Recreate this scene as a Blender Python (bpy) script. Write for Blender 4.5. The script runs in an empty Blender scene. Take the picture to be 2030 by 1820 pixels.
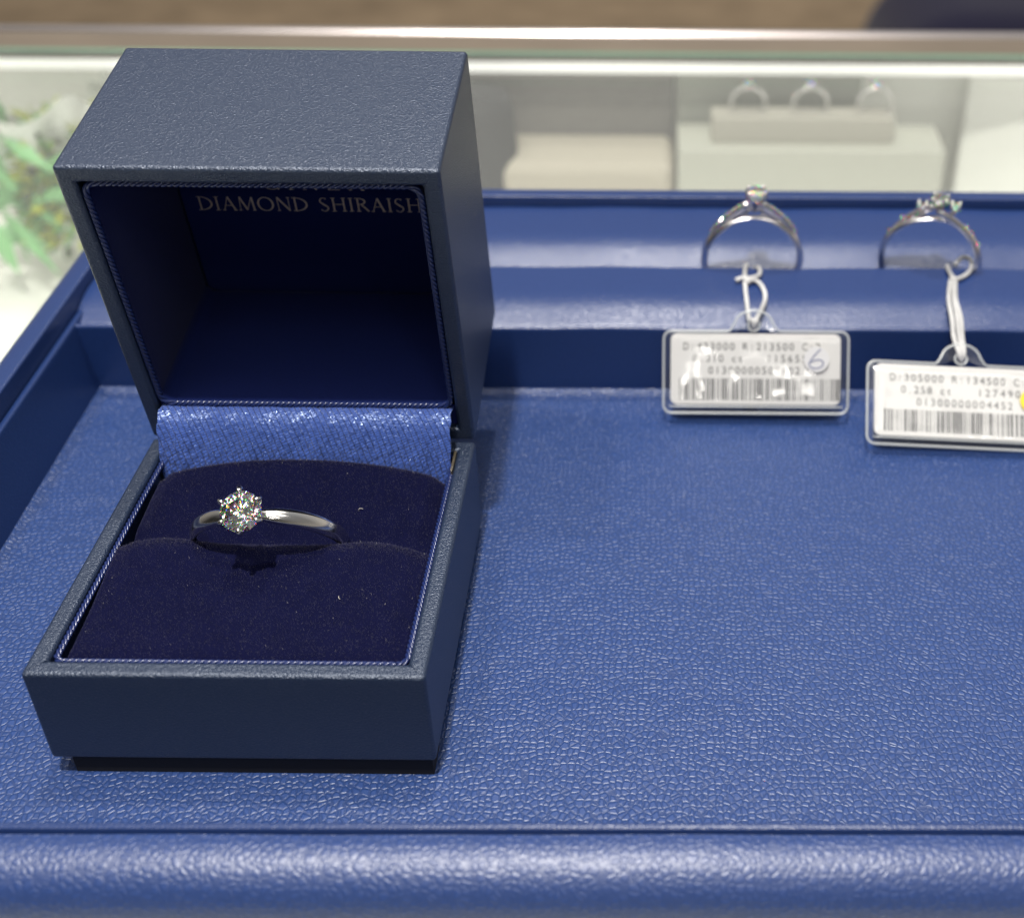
import bpy, bmesh, math, random
from mathutils import Vector, Matrix

random.seed(7)
SC = bpy.context.scene
COL = SC.collection
PI = math.pi

# ------------------------------------------------------------------ camera, world, lamps
SC.unit_settings.system = 'METRIC'
SC.unit_settings.scale_length = 0.008          # one unit is about 8 mm

pitch, roll, yaw = 0.6228, 0.0123, 0.0134
fwd = Vector((math.sin(yaw)*math.cos(pitch), math.cos(yaw)*math.cos(pitch), -math.sin(pitch)))
rgt = fwd.cross(Vector((0, 0, 1))).normalized()
upv = rgt.cross(fwd)
r2 = rgt*math.cos(roll) + upv*math.sin(roll)
u2 = -rgt*math.sin(roll) + upv*math.cos(roll)
cam_d = bpy.data.cameras.new('camera')
cam = bpy.data.objects.new('camera', cam_d)
COL.objects.link(cam)
M = Matrix((r2, u2, -fwd)).transposed().to_4x4()
M.translation = Vector((9.2967, -12.9645, 16.6322))
cam.matrix_world = M
cam_d.sensor_fit = 'HORIZONTAL'
cam_d.sensor_width = 36
cam_d.lens = 2533.16/2030*36
cam_d.shift_x = (1015-1314.88)/2030
cam_d.shift_y = (789.34-910)/2030
cam_d.clip_start = 0.5
cam_d.clip_end = 4000
cam_d.dof.use_dof = True
cam_d.dof.focus_distance = 21.3
cam_d.dof.aperture_fstop = 0.155
SC.camera = cam

SC.view_settings.view_transform = 'Standard'
SC.view_settings.look = 'None'
SC.view_settings.exposure = 0.0
SC.view_settings.gamma = 1.0
SC.view_settings.use_curve_mapping = False
SC.render.engine = 'CYCLES'
SC.cycles.max_bounces = 16
SC.cycles.transmission_bounces = 14
SC.cycles.glossy_bounces = 6
SC.cycles.transparent_max_bounces = 16
SC.cycles.caustics_reflective = False
SC.cycles.caustics_refractive = False
SC.cycles.sample_clamp_indirect = 60
SC.cycles.sample_clamp_direct = 0
SC.cycles.use_denoising = True
SC.cycles.filter_width = 1.3

W = bpy.data.worlds.new('World')
SC.world = W
W.use_nodes = True
wn = W.node_tree
wn.nodes.clear()
wo = wn.nodes.new('ShaderNodeOutputWorld')
wb = wn.nodes.new('ShaderNodeBackground')
wtc = wn.nodes.new('ShaderNodeTexCoord')
wsep = wn.nodes.new('ShaderNodeSeparateXYZ')
wn.links.new(wtc.outputs['Generated'], wsep.inputs[0])
def wmath(op, a, b_=None, c=None):
    n = wn.nodes.new('ShaderNodeMath')
    n.operation = op
    for i_, q in enumerate((a, b_, c)):
        if q is None: continue
        if isinstance(q, (int, float)): n.inputs[i_].default_value = q
        else: wn.links.new(q, n.inputs[i_])
    return n.outputs[0]


# a dim shop round the counter: brighter towards the wall behind (+Y), the right and overhead
zz = wsep.outputs['Z']; yy = wsep.outputs['Y']; xx = wsep.outputs['X']
hor = wmath('MAXIMUM', wmath('SUBTRACT', 1.0, wmath('ABSOLUTE', zz)), 0.0)
back = wmath('MINIMUM', wmath('MAXIMUM', wmath('MULTIPLY', yy, 1.3), 0.0), 0.6)
side = wmath('MULTIPLY', wmath('MAXIMUM', wmath('MULTIPLY_ADD', xx, 0.9, -0.1), 0.0), hor)
upm = wmath('MAXIMUM', wmath('MULTIPLY_ADD', zz, 1.4, -0.5), 0.0)
lev = wmath('ADD', wmath('ADD', wmath('MULTIPLY', back, 0.40), wmath('MULTIPLY', side, 0.40)), wmath('MULTIPLY_ADD', upm, 0.24, 0.02))
lowf = wmath('MULTIPLY_ADD', wmath('MINIMUM', wmath('MAXIMUM', wmath('MULTIPLY_ADD', zz, 6.0, 0.9), 0.0), 1.0), 0.85, 0.15)
lev = wmath('MULTIPLY', lev, lowf)
wmx = wn.nodes.new('ShaderNodeMix'); wmx.data_type = 'RGBA'
wmx.inputs['A'].default_value = (1.0, 0.90, 0.78, 1); wmx.inputs['B'].default_value = (0.93, 0.96, 1.0, 1)
wn.links.new(wmath('MINIMUM', wmath('MAXIMUM', zz, 0.0), 1.0), wmx.inputs['Factor'])
wcm = wn.nodes.new('ShaderNodeVectorMath'); wcm.operation = 'SCALE'
wn.links.new(wmx.outputs['Result'], wcm.inputs[0]); wn.links.new(lev, wcm.inputs['Scale'])
wn.links.new(wcm.outputs[0], wb.inputs['Color'])
wb.inputs['Strength'].default_value = 1.0
wn.links.new(wb.outputs[0], wo.inputs[0])


def area_lamp(name, x, y, z, power, size, col=(1, 0.96, 0.90), aim=(5, 8, 0)):
    d = bpy.data.lights.new(name, 'AREA')
    d.shape = 'DISK'
    d.size = size
    d.energy = power
    d.color = col
    o = bpy.data.objects.new(name, d)
    COL.objects.link(o)
    o.location = (x, y, z)
    o.rotation_euler = (Vector(aim)-Vector((x, y, z))).to_track_quat('-Z', 'Y').to_euler()
    return o


area_lamp('area_lamp', 3, -12, 100, 106000, 3.4)
area_lamp('area_lamp', -46, -4, 180, 60000, 7)
area_lamp('area_lamp', 56, -100, 105, 2800, 5)  # added in front to throw glare on the right tag's sleeve
area_lamp('area_lamp', 20, -122, 74, 8000, 9)  # added low in front for glare on the left tag's sleeve
area_lamp('area_lamp', 12, 52, 180, 105000, 11)  # added behind to bring highlights onto the padded rolls
sd = bpy.data.lights.new('added_carpet_light', 'SPOT')  # added light that brightens the far carpet; no known fitting there
sd.energy = 1500000; sd.spot_size = math.radians(96); sd.spot_blend = 0.4; sd.shadow_soft_size = 6; sd.color = (1, 0.95, 0.88)
so = bpy.data.objects.new('added_carpet_light', sd)
COL.objects.link(so)
so.location = (0, 320, 190)
for px, py in ((-62, -72), (22, -98), (88, -40), (-24, -38), (40, -30), (-80, 20), (60, 50), (-26, -135), (66, -128)):
    o = area_lamp('added_fill_panel', px, py, 185, 19500, 50)  # unseen panels added so the diamonds have white to reflect
    o.data.shape = 'SQUARE'

# ------------------------------------------------------------------ helpers


def link(o, parent=None):
    COL.objects.link(o)
    if parent is not None:
        o.parent = parent
    return o


def mesh(name, verts, faces, mat, parent=None, smooth=False, uv=None, mats=None, fmat=None):
    me = bpy.data.meshes.new(name)
    me.from_pydata([tuple(v) for v in verts], [], faces)
    me.validate()
    for m in (mats or [mat]):
        me.materials.append(m)
    if fmat:
        me.polygons.foreach_set('material_index', fmat)
    if smooth:
        me.polygons.foreach_set('use_smooth', [True]*len(me.polygons))
    if uv:
        l = me.uv_layers.new(name='UVMap')
        for lp in me.loops:
            l.data[lp.index].uv = uv[lp.vertex_index]
    me.update()
    return link(bpy.data.objects.new(name, me), parent)


def tag(o, label=None, cat=None, group=None, kind=None):
    if label: o['label'] = label
    if cat: o['category'] = cat
    if group: o['group'] = group
    if kind: o['kind'] = kind
    return o


def empty(name, mat4=None):
    o = bpy.data.objects.new(name, None)
    o.empty_display_size = 0.5
    COL.objects.link(o)
    if mat4 is not None:
        o.matrix_world = mat4
    return o


class MB:
    """collects shapes into one mesh"""
    def __init__(s):
        s.v = []; s.f = []; s.m = []

    def add(s, v, f, m=0):
        b = len(s.v)
        s.v += [Vector(q) for q in v]
        s.f += [tuple(i+b for i in q) for q in f]
        s.m += [m]*len(f)

    def box(s, lo, hi, m=0):
        x0, y0, z0 = lo; x1, y1, z1 = hi
        s.add([(x0, y0, z0), (x1, y0, z0), (x1, y1, z0), (x0, y1, z0), (x0, y0, z1), (x1, y0, z1), (x1, y1, z1), (x0, y1, z1)],
              [(0, 3, 2, 1), (4, 5, 6, 7), (0, 1, 5, 4), (1, 2, 6, 5), (2, 3, 7, 6), (3, 0, 4, 7)], m)

    def tube(s, pts, rad, n=8, closed=False, cap=True, m=0, up=None):
        pts = [Vector(p) for p in pts]
        k = len(pts)
        rr = rad if callable(rad) else (lambda i: rad)
        fr = []
        prev = None
        for i in range(k):
            if closed:
                t = (pts[(i+1) % k]-pts[i-1]).normalized()
            else:
                t = (pts[min(i+1, k-1)]-pts[max(i-1, 0)]).normalized()
            if prev is None:
                a = Vector(up) if up else (Vector((0, 0, 1)) if abs(t.z) < .9 else Vector((1, 0, 0)))
            else:
                a = prev
            a = (a-t*a.dot(t)).normalized()
            prev = a
            fr.append((a, t.cross(a)))
        v = []
        for i in range(k):
            a, b = fr[i]
            for j in range(n):
                th = 2*PI*j/n
                v.append(pts[i]+(a*math.cos(th)+b*math.sin(th))*rr(i))
        f = []
        for i in range(k if closed else k-1):
            for j in range(n):
                i2 = (i+1) % k; j2 = (j+1) % n
                f.append((i*n+j, i*n+j2, i2*n+j2, i2*n+j))
        if cap and not closed:
            f.append(tuple(reversed(range(n))))
            f.append(tuple((k-1)*n+j for j in range(n)))
        s.add(v, f, m)

    def ball(s, c, r, nu=8, nv=6, m=0, sc=(1, 1, 1)):
        c = Vector(c)
        v = [c+Vector((0, 0, r*sc[2]))]
        for i in range(1, nv):
            ph = PI*i/nv
            for j in range(nu):
                th = 2*PI*j/nu
                v.append(c+Vector((r*sc[0]*math.sin(ph)*math.cos(th), r*sc[1]*math.sin(ph)*math.sin(th), r*sc[2]*math.cos(ph))))
        v.append(c-Vector((0, 0, r*sc[2])))
        f = []
        for j in range(nu):
            f.append((0, 1+j, 1+(j+1) % nu))
        for i in range(nv-2):
            for j in range(nu):
                a = 1+i*nu
                f.append((a+j, a+nu+j, a+nu+(j+1) % nu, a+(j+1) % nu))
        a = 1+(nv-2)*nu
        for j in range(nu):
            f.append((a+(j+1) % nu, a+j, len(v)-1))
        s.add(v, f, m)

    def build(s, name, mat, parent=None, smooth=False, mats=None):
        return mesh(name, s.v, s.f, mat, parent, smooth, mats=mats, fmat=s.m if mats else None)


def bevel(o, w, seg=3, ang=35):
    b = o.modifiers.new('bevel', 'BEVEL')
    b.width = w
    b.segments = seg
    b.limit_method = 'ANGLE'
    b.angle_limit = math.radians(ang)
    for p in o.data.polygons:
        p.use_smooth = True
    wn_ = o.modifiers.new('normals', 'WEIGHTED_NORMAL')
    wn_.keep_sharp = False
    return o


def smoothstep(a, b, x):
    t = max(0.0, min(1.0, (x-a)/(b-a)))
    return t*t*(3-2*t)


# ------------------------------------------------------------------ materials


def new_mat(name):
    m = bpy.data.materials.new(name)
    m.use_nodes = True
    nt = m.node_tree
    b = nt.nodes['Principled BSDF']
    return m, nt, b


def plain(name, col, rough=0.5, metal=0.0, spec=0.5, sheen=0.0, noise=0.0, nscale=20, bump=0.0):
    m, nt, b = new_mat(name)
    b.inputs['Base Color'].default_value = (*col, 1)
    b.inputs['Roughness'].default_value = rough
    b.inputs['Metallic'].default_value = metal
    b.inputs['Specular IOR Level'].default_value = spec
    b.inputs['Sheen Weight'].default_value = sheen
    if noise or bump:
        tc = nt.nodes.new('ShaderNodeTexCoord')
        n = nt.nodes.new('ShaderNodeTexNoise')
        n.inputs['Scale'].default_value = nscale
        n.inputs['Detail'].default_value = 4
        nt.links.new(tc.outputs['Object'], n.inputs['Vector'])
        if noise:
            mx = nt.nodes.new('ShaderNodeMix')
            mx.data_type = 'RGBA'
            mx.inputs['A'].default_value = (*[c*(1-noise) for c in col], 1)
            mx.inputs['B'].default_value = (*[min(1, c*(1+noise)) for c in col], 1)
            nt.links.new(n.outputs['Fac'], mx.inputs['Factor'])
            nt.links.new(mx.outputs['Result'], b.inputs['Base Color'])
        if bump:
            bp = nt.nodes.new('ShaderNodeBump')
            bp.inputs['Strength'].default_value = bump
            bp.inputs['Distance'].default_value = 0.05
            nt.links.new(n.outputs['Fac'], bp.inputs['Height'])
            nt.links.new(bp.outputs[0], b.inputs['Normal'])
    return m


def leather(name, col, scale, rough, depth, width, soft=0.3, groove=0.45, stretch=(1, 1, 1), spec=0.75):
    """plateau cells split by narrow grooves; depth and width of a groove in scene units"""
    m, nt, b = new_mat(name)
    N = nt.nodes.new
    L = nt.links.new
    tc = N('ShaderNodeTexCoord')
    wob = N('ShaderNodeTexNoise'); wob.inputs['Scale'].default_value = scale*0.5; wob.inputs['Detail'].default_value = 3
    L(tc.outputs['Object'], wob.inputs['Vector'])
    sub = N('ShaderNodeVectorMath'); sub.operation = 'MULTIPLY_ADD'
    sub.inputs[1].default_value = (0.9/scale,)*3
    L(wob.outputs['Color'], sub.inputs[0]); L(tc.outputs['Object'], sub.inputs[2])
    mpg = N('ShaderNodeMapping'); mpg.inputs['Scale'].default_value = stretch
    L(sub.outputs[0], mpg.inputs['Vector'])
    vo = N('ShaderNodeTexVoronoi'); vo.feature = 'DISTANCE_TO_EDGE'
    vo.inputs['Scale'].default_value = scale
    vo.inputs['Randomness'].default_value = 0.85
    L(mpg.outputs[0], vo.inputs['Vector'])
    mp = N('ShaderNodeMapRange'); mp.interpolation_type = 'SMOOTHSTEP'
    mp.inputs['From Max'].default_value = width*scale
    L(vo.outputs['Distance'], mp.inputs['Value'])
    big = N('ShaderNodeTexNoise'); big.inputs['Scale'].default_value = 1.3; big.inputs['Detail'].default_value = 2
    L(tc.outputs['Object'], big.inputs['Vector'])
    fin = N('ShaderNodeTexNoise'); fin.inputs['Scale'].default_value = scale*3; fin.inputs['Detail'].default_value = 2
    L(tc.outputs['Object'], fin.inputs['Vector'])
    a2 = N('ShaderNodeMath'); a2.operation = 'MULTIPLY_ADD'; a2.inputs[1].default_value = 0.18
    L(fin.outputs['Fac'], a2.inputs[0]); L(mp.outputs[0], a2.inputs[2])
    bp = N('ShaderNodeBump'); bp.inputs['Strength'].default_value = 1.0; bp.inputs['Distance'].default_value = depth
    L(a2.outputs[0], bp.inputs['Height'])
    bp2 = N('ShaderNodeBump'); bp2.inputs['Strength'].default_value = soft; bp2.inputs['Distance'].default_value = 0.10
    L(big.outputs['Fac'], bp2.inputs['Height']); L(bp2.outputs[0], bp.inputs['Normal'])
    L(bp.outputs[0], b.inputs['Normal'])
    mx = N('ShaderNodeMix'); mx.data_type = 'RGBA'
    mx.inputs['A'].default_value = (*[c*(1-groove) for c in col], 1)
    mx.inputs['B'].default_value = (*col, 1)
    L(mp.outputs[0], mx.inputs['Factor'])
    L(mx.outputs['Result'], b.inputs['Base Color'])
    b.inputs['Roughness'].default_value = rough
    b.inputs['Specular IOR Level'].default_value = spec
    return m


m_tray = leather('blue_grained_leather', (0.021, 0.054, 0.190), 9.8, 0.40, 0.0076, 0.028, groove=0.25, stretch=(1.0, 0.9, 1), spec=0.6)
m_roll = leather('blue_roll_leather', (0.0155, 0.041, 0.155), 14.0, 0.31, 0.0034, 0.03, groove=0.12, soft=0.03)  # same blue leather, its colour darkened for shade on the roll's front wall
m_rim = leather('blue_rim_leather', (0.0135, 0.037, 0.142), 14.0, 0.34, 0.0028, 0.03, groove=0.12, soft=0.06)  # colour darkened too, for the shade on the inner walls
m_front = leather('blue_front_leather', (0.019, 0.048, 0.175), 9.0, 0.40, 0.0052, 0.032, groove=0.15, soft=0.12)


def leatherette():
    m, nt, b = new_mat('navy_leatherette')
    N = nt.nodes.new; L = nt.links.new
    tc = N('ShaderNodeTexCoord')
    n1 = N('ShaderNodeTexNoise'); n1.inputs['Scale'].default_value = 21; n1.inputs['Detail'].default_value = 2; n1.inputs['Roughness'].default_value = 0.6
    n2 = N('ShaderNodeTexVoronoi'); n2.feature = 'DISTANCE_TO_EDGE'; n2.inputs['Scale'].default_value = 17
    mp = N('ShaderNodeMapping'); mp.inputs['Scale'].default_value = (1, 1.5, 1.5)
    L(tc.outputs['Object'], mp.inputs['Vector'])
    L(mp.outputs[0], n1.inputs['Vector']); L(mp.outputs[0], n2.inputs['Vector'])
    ad = N('ShaderNodeMath'); ad.operation = 'MULTIPLY_ADD'; ad.inputs[1].default_value = 0.6
    L(n2.outputs['Distance'], ad.inputs[0]); L(n1.outputs['Fac'], ad.inputs[2])
    bp = N('ShaderNodeBump'); bp.inputs['Strength'].default_value = 0.55; bp.inputs['Distance'].default_value = 0.033
    L(ad.outputs[0], bp.inputs['Height']); L(bp.outputs[0], b.inputs['Normal'])
    b.inputs['Base Color'].default_value = (0.0120, 0.0225, 0.052, 1)
    b.inputs['Specular Tint'].default_value = (0.80, 0.87, 1.0, 1)
    b.inputs['Roughness'].default_value = 0.39
    b.inputs['Specular IOR Level'].default_value = 1.0
    return m


m_box = leatherette()


def velvet():
    m, nt, b = new_mat('indigo_velvet')
    N = nt.nodes.new; L = nt.links.new
    tc = N('ShaderNodeTexCoord')
    n1 = N('ShaderNodeTexNoise'); n1.inputs['Scale'].default_value = 2.6; n1.inputs['Detail'].default_value = 6; n1.inputs['Distortion'].default_value = 0.6
    L(tc.outputs['Object'], n1.inputs['Vector'])
    n2 = N('ShaderNodeTexNoise'); n2.inputs['Scale'].default_value = 60; n2.inputs['Detail'].default_value = 2
    L(tc.outputs['Object'], n2.inputs['Vector'])
    mx = N('ShaderNodeMix'); mx.data_type = 'RGBA'
    mx.inputs['A'].default_value = (0.0022, 0.0026, 0.014, 1); mx.inputs['B'].default_value = (0.0054, 0.0066, 0.037, 1)
    ad = N('ShaderNodeMath'); ad.operation = 'MULTIPLY_ADD'; ad.inputs[1].default_value = 0.5
    sb = N('ShaderNodeMath'); sb.operation = 'SUBTRACT'; sb.inputs[1].default_value = 0.25
    L(n1.outputs['Fac'], ad.inputs[0]); L(n2.outputs['Fac'], sb.inputs[0]); L(sb.outputs[0], ad.inputs[2])
    L(ad.outputs[0], mx.inputs['Factor'])
    L(mx.outputs['Result'], b.inputs['Base Color'])
    b.inputs['Roughness'].default_value = 0.9
    b.inputs['Specular IOR Level'].default_value = 0.05
    b.inputs['Sheen Weight'].default_value = 0.35
    b.inputs['Sheen Roughness'].default_value = 0.28
    b.inputs['Sheen Tint'].default_value = (0.25, 0.26, 0.55, 1)
    bp = N('ShaderNodeBump'); bp.inputs['Strength'].default_value = 0.5; bp.inputs['Distance'].default_value = 0.03
    L(n2.outputs['Fac'], bp.inputs['Height']); L(bp.outputs[0], b.inputs['Normal'])
    return m


m_velvet = velvet()
m_pile = plain('velvet_pile', (0.022, 0.021, 0.066), 0.6, 0, 0.3, 0.3)


def satin(name, col, uvscale):
    m, nt, b = new_mat(name)
    N = nt.nodes.new; L = nt.links.new
    tc = N('ShaderNodeTexCoord')
    mp = N('ShaderNodeMapping')
    mp.inputs["Scale"].default_value = uvscale
    L(tc.outputs['UV'], mp.inputs['Vector'])
    br = N('ShaderNodeTexBrick'); br.offset = 0.36; br.offset_frequency = 1
    br.inputs['Scale'].default_value = 1.0
    br.inputs['Brick Width'].default_value = 1.0; br.inputs['Row Height'].default_value = 1.0
    br.inputs['Mortar Size'].default_value = 0.12; br.inputs['Mortar Smooth'].default_value = 0.8
    br.inputs['Color1'].default_value = (1, 1, 1, 1); br.inputs['Color2'].default_value = (0, 0, 0, 1); br.inputs['Mortar'].default_value = (0.5, 0.5, 0.5, 1)
    L(mp.outputs[0], br.inputs['Vector'])
    nz = N('ShaderNodeTexNoise'); nz.inputs['Scale'].default_value = 0.5; nz.inputs['Detail'].default_value = 1
    L(mp.outputs[0], nz.inputs['Vector'])
    sc_ = N('ShaderNodeSeparateColor'); L(br.outputs['Color'], sc_.inputs[0])
    h1_ = N('ShaderNodeMath'); h1_.operation = 'MULTIPLY_ADD'; h1_.inputs[1].default_value = -0.8
    L(br.outputs['Fac'], h1_.inputs[0]); L(nz.outputs['Fac'], h1_.inputs[2])
    bp = N('ShaderNodeBump'); bp.inputs['Strength'].default_value = 0.8; bp.inputs['Distance'].default_value = 0.022
    L(h1_.outputs[0], bp.inputs['Height'])
    mp2 = N('ShaderNodeMapping'); mp2.inputs['Scale'].default_value = (uvscale[0]*3.2, uvscale[1]*2.2, 1)
    L(tc.outputs['UV'], mp2.inputs['Vector'])
    vr = N('ShaderNodeTexVoronoi'); vr.inputs['Scale'].default_value = 1.0; vr.voronoi_dimensions = '2D'
    L(mp2.outputs[0], vr.inputs['Vector'])
    cn = N('ShaderNodeVectorMath'); cn.operation = 'SUBTRACT'; cn.inputs[1].default_value = (0.5, 0.5, 0.5)
    L(vr.outputs['Color'], cn.inputs[0])
    ma = N('ShaderNodeVectorMath'); ma.operation = 'MULTIPLY_ADD'; ma.inputs[1].default_value = (0.34, 0.52, 0.52)
    L(cn.outputs[0], ma.inputs[0]); L(bp.outputs[0], ma.inputs[2])
    nm = N('ShaderNodeVectorMath'); nm.operation = 'NORMALIZE'; L(ma.outputs[0], nm.inputs[0])
    L(nm.outputs[0], b.inputs['Normal'])
    rr = N('ShaderNodeMapRange')
    rr.inputs['To Min'].default_value = 0.36; rr.inputs['To Max'].default_value = 0.18
    L(sc_.outputs[0], rr.inputs['Value']); L(rr.outputs[0], b.inputs['Roughness'])
    mx = N('ShaderNodeMix'); mx.data_type = 'RGBA'
    mx.inputs['A'].default_value = (*col, 1); mx.inputs['B'].default_value = (*[c*0.45 for c in col], 1)
    L(br.outputs['Fac'], mx.inputs['Factor'])
    L(mx.outputs['Result'], b.inputs['Base Color'])
    b.inputs['Specular IOR Level'].default_value = 1.0
    b.inputs['Specular Tint'].default_value = (0.65, 0.78, 1, 1)
    b.inputs['Sheen Weight'].default_value = 0.2
    return m


m_satin = satin('blue_satin', (0.055, 0.115, 0.44), (52, 118, 1))
m_lining = plain('navy_lining', (0.010, 0.020, 0.125), 0.7, 0, 0.08, 0.1, 0.2, 30, 0.1)
m_cord = plain('navy_satin_cord', (0.012, 0.024, 0.11), 0.28, 0, 0.8)
m_foil = plain('silver_foil', (0.80, 0.68, 0.55), 0.45, 0.5)
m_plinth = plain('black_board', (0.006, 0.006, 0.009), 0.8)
m_plat = plain('polished_platinum', (0.80, 0.79, 0.775), 0.17, 1.0)
m_gold = plain('white_gold', (0.86, 0.83, 0.82), 0.24, 1.0)
m_card = plain('white_card', (0.65, 0.632, 0.62), 0.6)
m_ink = plain('grey_printer_ink', (0.045, 0.045, 0.05), 0.6)
m_pen = plain('navy_pen_ink', (0.06, 0.08, 0.22), 0.5)
m_string = plain('white_cotton_string', (0.66, 0.655, 0.63), 0.85, 0, 0.2, 0.15, 22, 0.9)
m_yellow = plain('yellow_sticker_paper', (0.75, 0.58, 0.03), 0.5)
m_lint = plain('pale_lint', (0.55, 0.52, 0.46), 0.8)


def clear_plastic(name, rough=0.05, tint=(1, 1, 1), f0=1.49, bump=0.0, nscale=1.5, veil=0.0):
    m, nt, b = new_mat(name)
    nt.nodes.remove(b)
    N = nt.nodes.new; L = nt.links.new
    out = nt.nodes['Material Output']
    tr = N('ShaderNodeBsdfTransparent'); tr.inputs[0].default_value = (*tint, 1)
    gl = N('ShaderNodeBsdfGlossy'); gl.inputs['Roughness'].default_value = rough
    fr = N('ShaderNodeMath'); fr.operation = 'MULTIPLY_ADD'; fr.use_clamp = True
    geo = N('ShaderNodeNewGeometry'); dt = N('ShaderNodeVectorMath'); dt.operation = 'DOT_PRODUCT'
    L(geo.outputs['Normal'], dt.inputs[0]); L(geo.outputs['Incoming'], dt.inputs[1])
    ab = N('ShaderNodeMath'); ab.operation = 'ABSOLUTE'; L(dt.outputs['Value'], ab.inputs[0])
    om = N('ShaderNodeMath'); om.operation = 'SUBTRACT'; om.inputs[0].default_value = 1.0; L(ab.outputs[0], om.inputs[1])
    pw = N('ShaderNodeMath'); pw.operation = 'POWER'; pw.inputs[1].default_value = 5.0; L(om.outputs[0], pw.inputs[0])
    r0 = ((f0-1)/(f0+1))**2
    fr.inputs[1].default_value = 1-r0; fr.inputs[2].default_value = r0
    L(pw.outputs[0], fr.inputs[0])
    mx = N('ShaderNodeMixShader')
    if bump:
        tc = N('ShaderNodeTexCoord'); nz = N('ShaderNodeTexNoise')
        nz.inputs['Scale'].default_value = nscale; nz.inputs['Detail'].default_value = 2
        bp = N('ShaderNodeBump'); bp.inputs['Strength'].default_value = bump; bp.inputs['Distance'].default_value = 0.2
        L(tc.outputs['Object'], nz.inputs['Vector']); L(nz.outputs['Fac'], bp.inputs['Height'])
        L(bp.outputs[0], gl.inputs['Normal']); L(bp.outputs[0], dt.inputs[0])
    L(fr.outputs[0], mx.inputs[0]); L(tr.outputs[0], mx.inputs[1]); L(gl.outputs[0], mx.inputs[2])
    if veil:
        df = N('ShaderNodeBsdfDiffuse'); df.inputs[0].default_value = (0.8, 0.82, 0.82, 1)
        m2 = N('ShaderNodeMixShader'); m2.inputs[0].default_value = veil
        L(mx.outputs[0], m2.inputs[1]); L(df.outputs[0], m2.inputs[2]); L(m2.outputs[0], out.inputs[0])
    else:
        L(mx.outputs[0], out.inputs[0])
    return m


m_sleeve = clear_plastic('clear_vinyl', 0.10, (0.97, 0.98, 0.98), 1.55, 0.30, 0.8, 0.03)
m_weld = clear_plastic('clear_vinyl_weld', 0.28, (0.93, 0.96, 0.97), 2.0, veil=0.30)
m_pane = clear_plastic('counter_glass', 0.0, (0.965, 0.975, 0.965), 1.5, veil=0.05)  # veil mixes in a pale haze for dust and reflections on the glass


def diamond_mat(name, iors, rough):
    m, nt, b = new_mat(name)
    nt.nodes.remove(b)
    N = nt.nodes.new; L = nt.links.new
    out = nt.nodes['Material Output']
    prev = None
    for col, ior in zip(((1, 0, 0, 1), (0, 1, 0, 1), (0, 0, 1, 1)), iors):
        g = N('ShaderNodeBsdfGlass'); g.inputs['Color'].default_value = col
        g.inputs['IOR'].default_value = ior; g.inputs['Roughness'].default_value = rough
        if prev is None:
            prev = g
        else:
            a = N('ShaderNodeAddShader'); L(prev.outputs[0], a.inputs[0]); L(g.outputs[0], a.inputs[1]); prev = a
    L(prev.outputs[0], out.inputs[0])
    return m


m_diamond = diamond_mat('diamond', (2.410, 2.421, 2.434), 0.022)
m_fire = diamond_mat('fiery_diamond', (2.36, 2.43, 2.51), 0.03)


def emit(name, col, s):
    m, nt, b = new_mat(name)
    b.inputs['Base Color'].default_value = (*col, 1)
    b.inputs['Emission Color'].default_value = (*col, 1)
    b.inputs['Emission Strength'].default_value = s
    return m


# ------------------------------------------------------------------ setting: shop floor
m_carpet = plain('brown_carpet', (0.30, 0.225, 0.15), 0.95, 0, 0.1, 0, 0.4, 0.10)
fl = mesh('floor', [(-900, -500, -95), (1000, -500, -95), (1000, 1500, -95), (-900, 1500, -95)], [(0, 1, 2, 3)], m_carpet)
tag(fl, 'brown carpeted shop floor beyond the glass counter', kind='structure')

# ------------------------------------------------------------------ glass showcase under the tray
case = empty('glass_showcase', Matrix.Translation((5, 0, -95)))
tag(case, 'glass topped white jewellery showcase that the blue tray stands on', 'showcase')
CI = Matrix.Translation((-5, 0, 95))


def cpart(mb, name, mat, mats=None, smooth=False, parent=case):
    mb.v = [CI @ v for v in mb.v]
    return mb.build(name, mat, parent, smooth, mats)


m_white = plain('white_laminate', (0.80, 0.80, 0.75), 0.5)
m_edge = plain('green_glass_edge', (0.20, 0.40, 0.28), 0.15, 0, 0.6)
m_bronze = plain('bronze_trim', (0.22, 0.18, 0.14), 0.45, 0.3, 0.5, 0, 0.25, 0.25)
m_chrome = plain('satin_chrome', (0.90, 0.82, 0.80), 0.30, 1.0)
m_led = emit('led_diffuser', (1.0, 0.99, 0.95), 0.95)
b = MB(); b.box((-70, -45, -1.1), (80, 32.55, -0.5))
cpart(b, 'glass_top', m_pane)
b = MB(); b.box((-70, 32.553, -0.60), (80, 32.66, -0.497))
cpart(b, 'glass_edge', m_edge)
b = MB(); b.box((-70, -20, -9.4), (80, 36.5, -9.0)); b.box((-70, 36.0, -9.0), (80, 36.5, -1.0))
cpart(b, 'display_deck', m_white)
b = MB(); b.box((-70, -45, -94.9), (80, 36.4, -9.42))
cpart(b, 'cabinet', m_white)
b = MB(); b.box((-70, 32.67, -0.90), (80, 34.45, -0.52))
rail = cpart(b, 'trim_rail', m_bronze)
b = MB(); b.tube([(-70, 34.80, -0.72), (80, 34.80, -0.72)], 0.32, 16)
o = b.build('chrome_bead', m_chrome, rail, True)
o.data.transform(CI)
b = MB(); b.box((-70, 33.2, -1.50), (80, 34.2, -0.92))
cpart(b, 'led_strip', m_led)
ld = bpy.data.lights.new('showcase_lamp', 'AREA'); ld.shape = 'RECTANGLE'; ld.size = 120; ld.size_y = 0.8; ld.energy = 3500; ld.color = (1, 0.98, 0.93)
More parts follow.
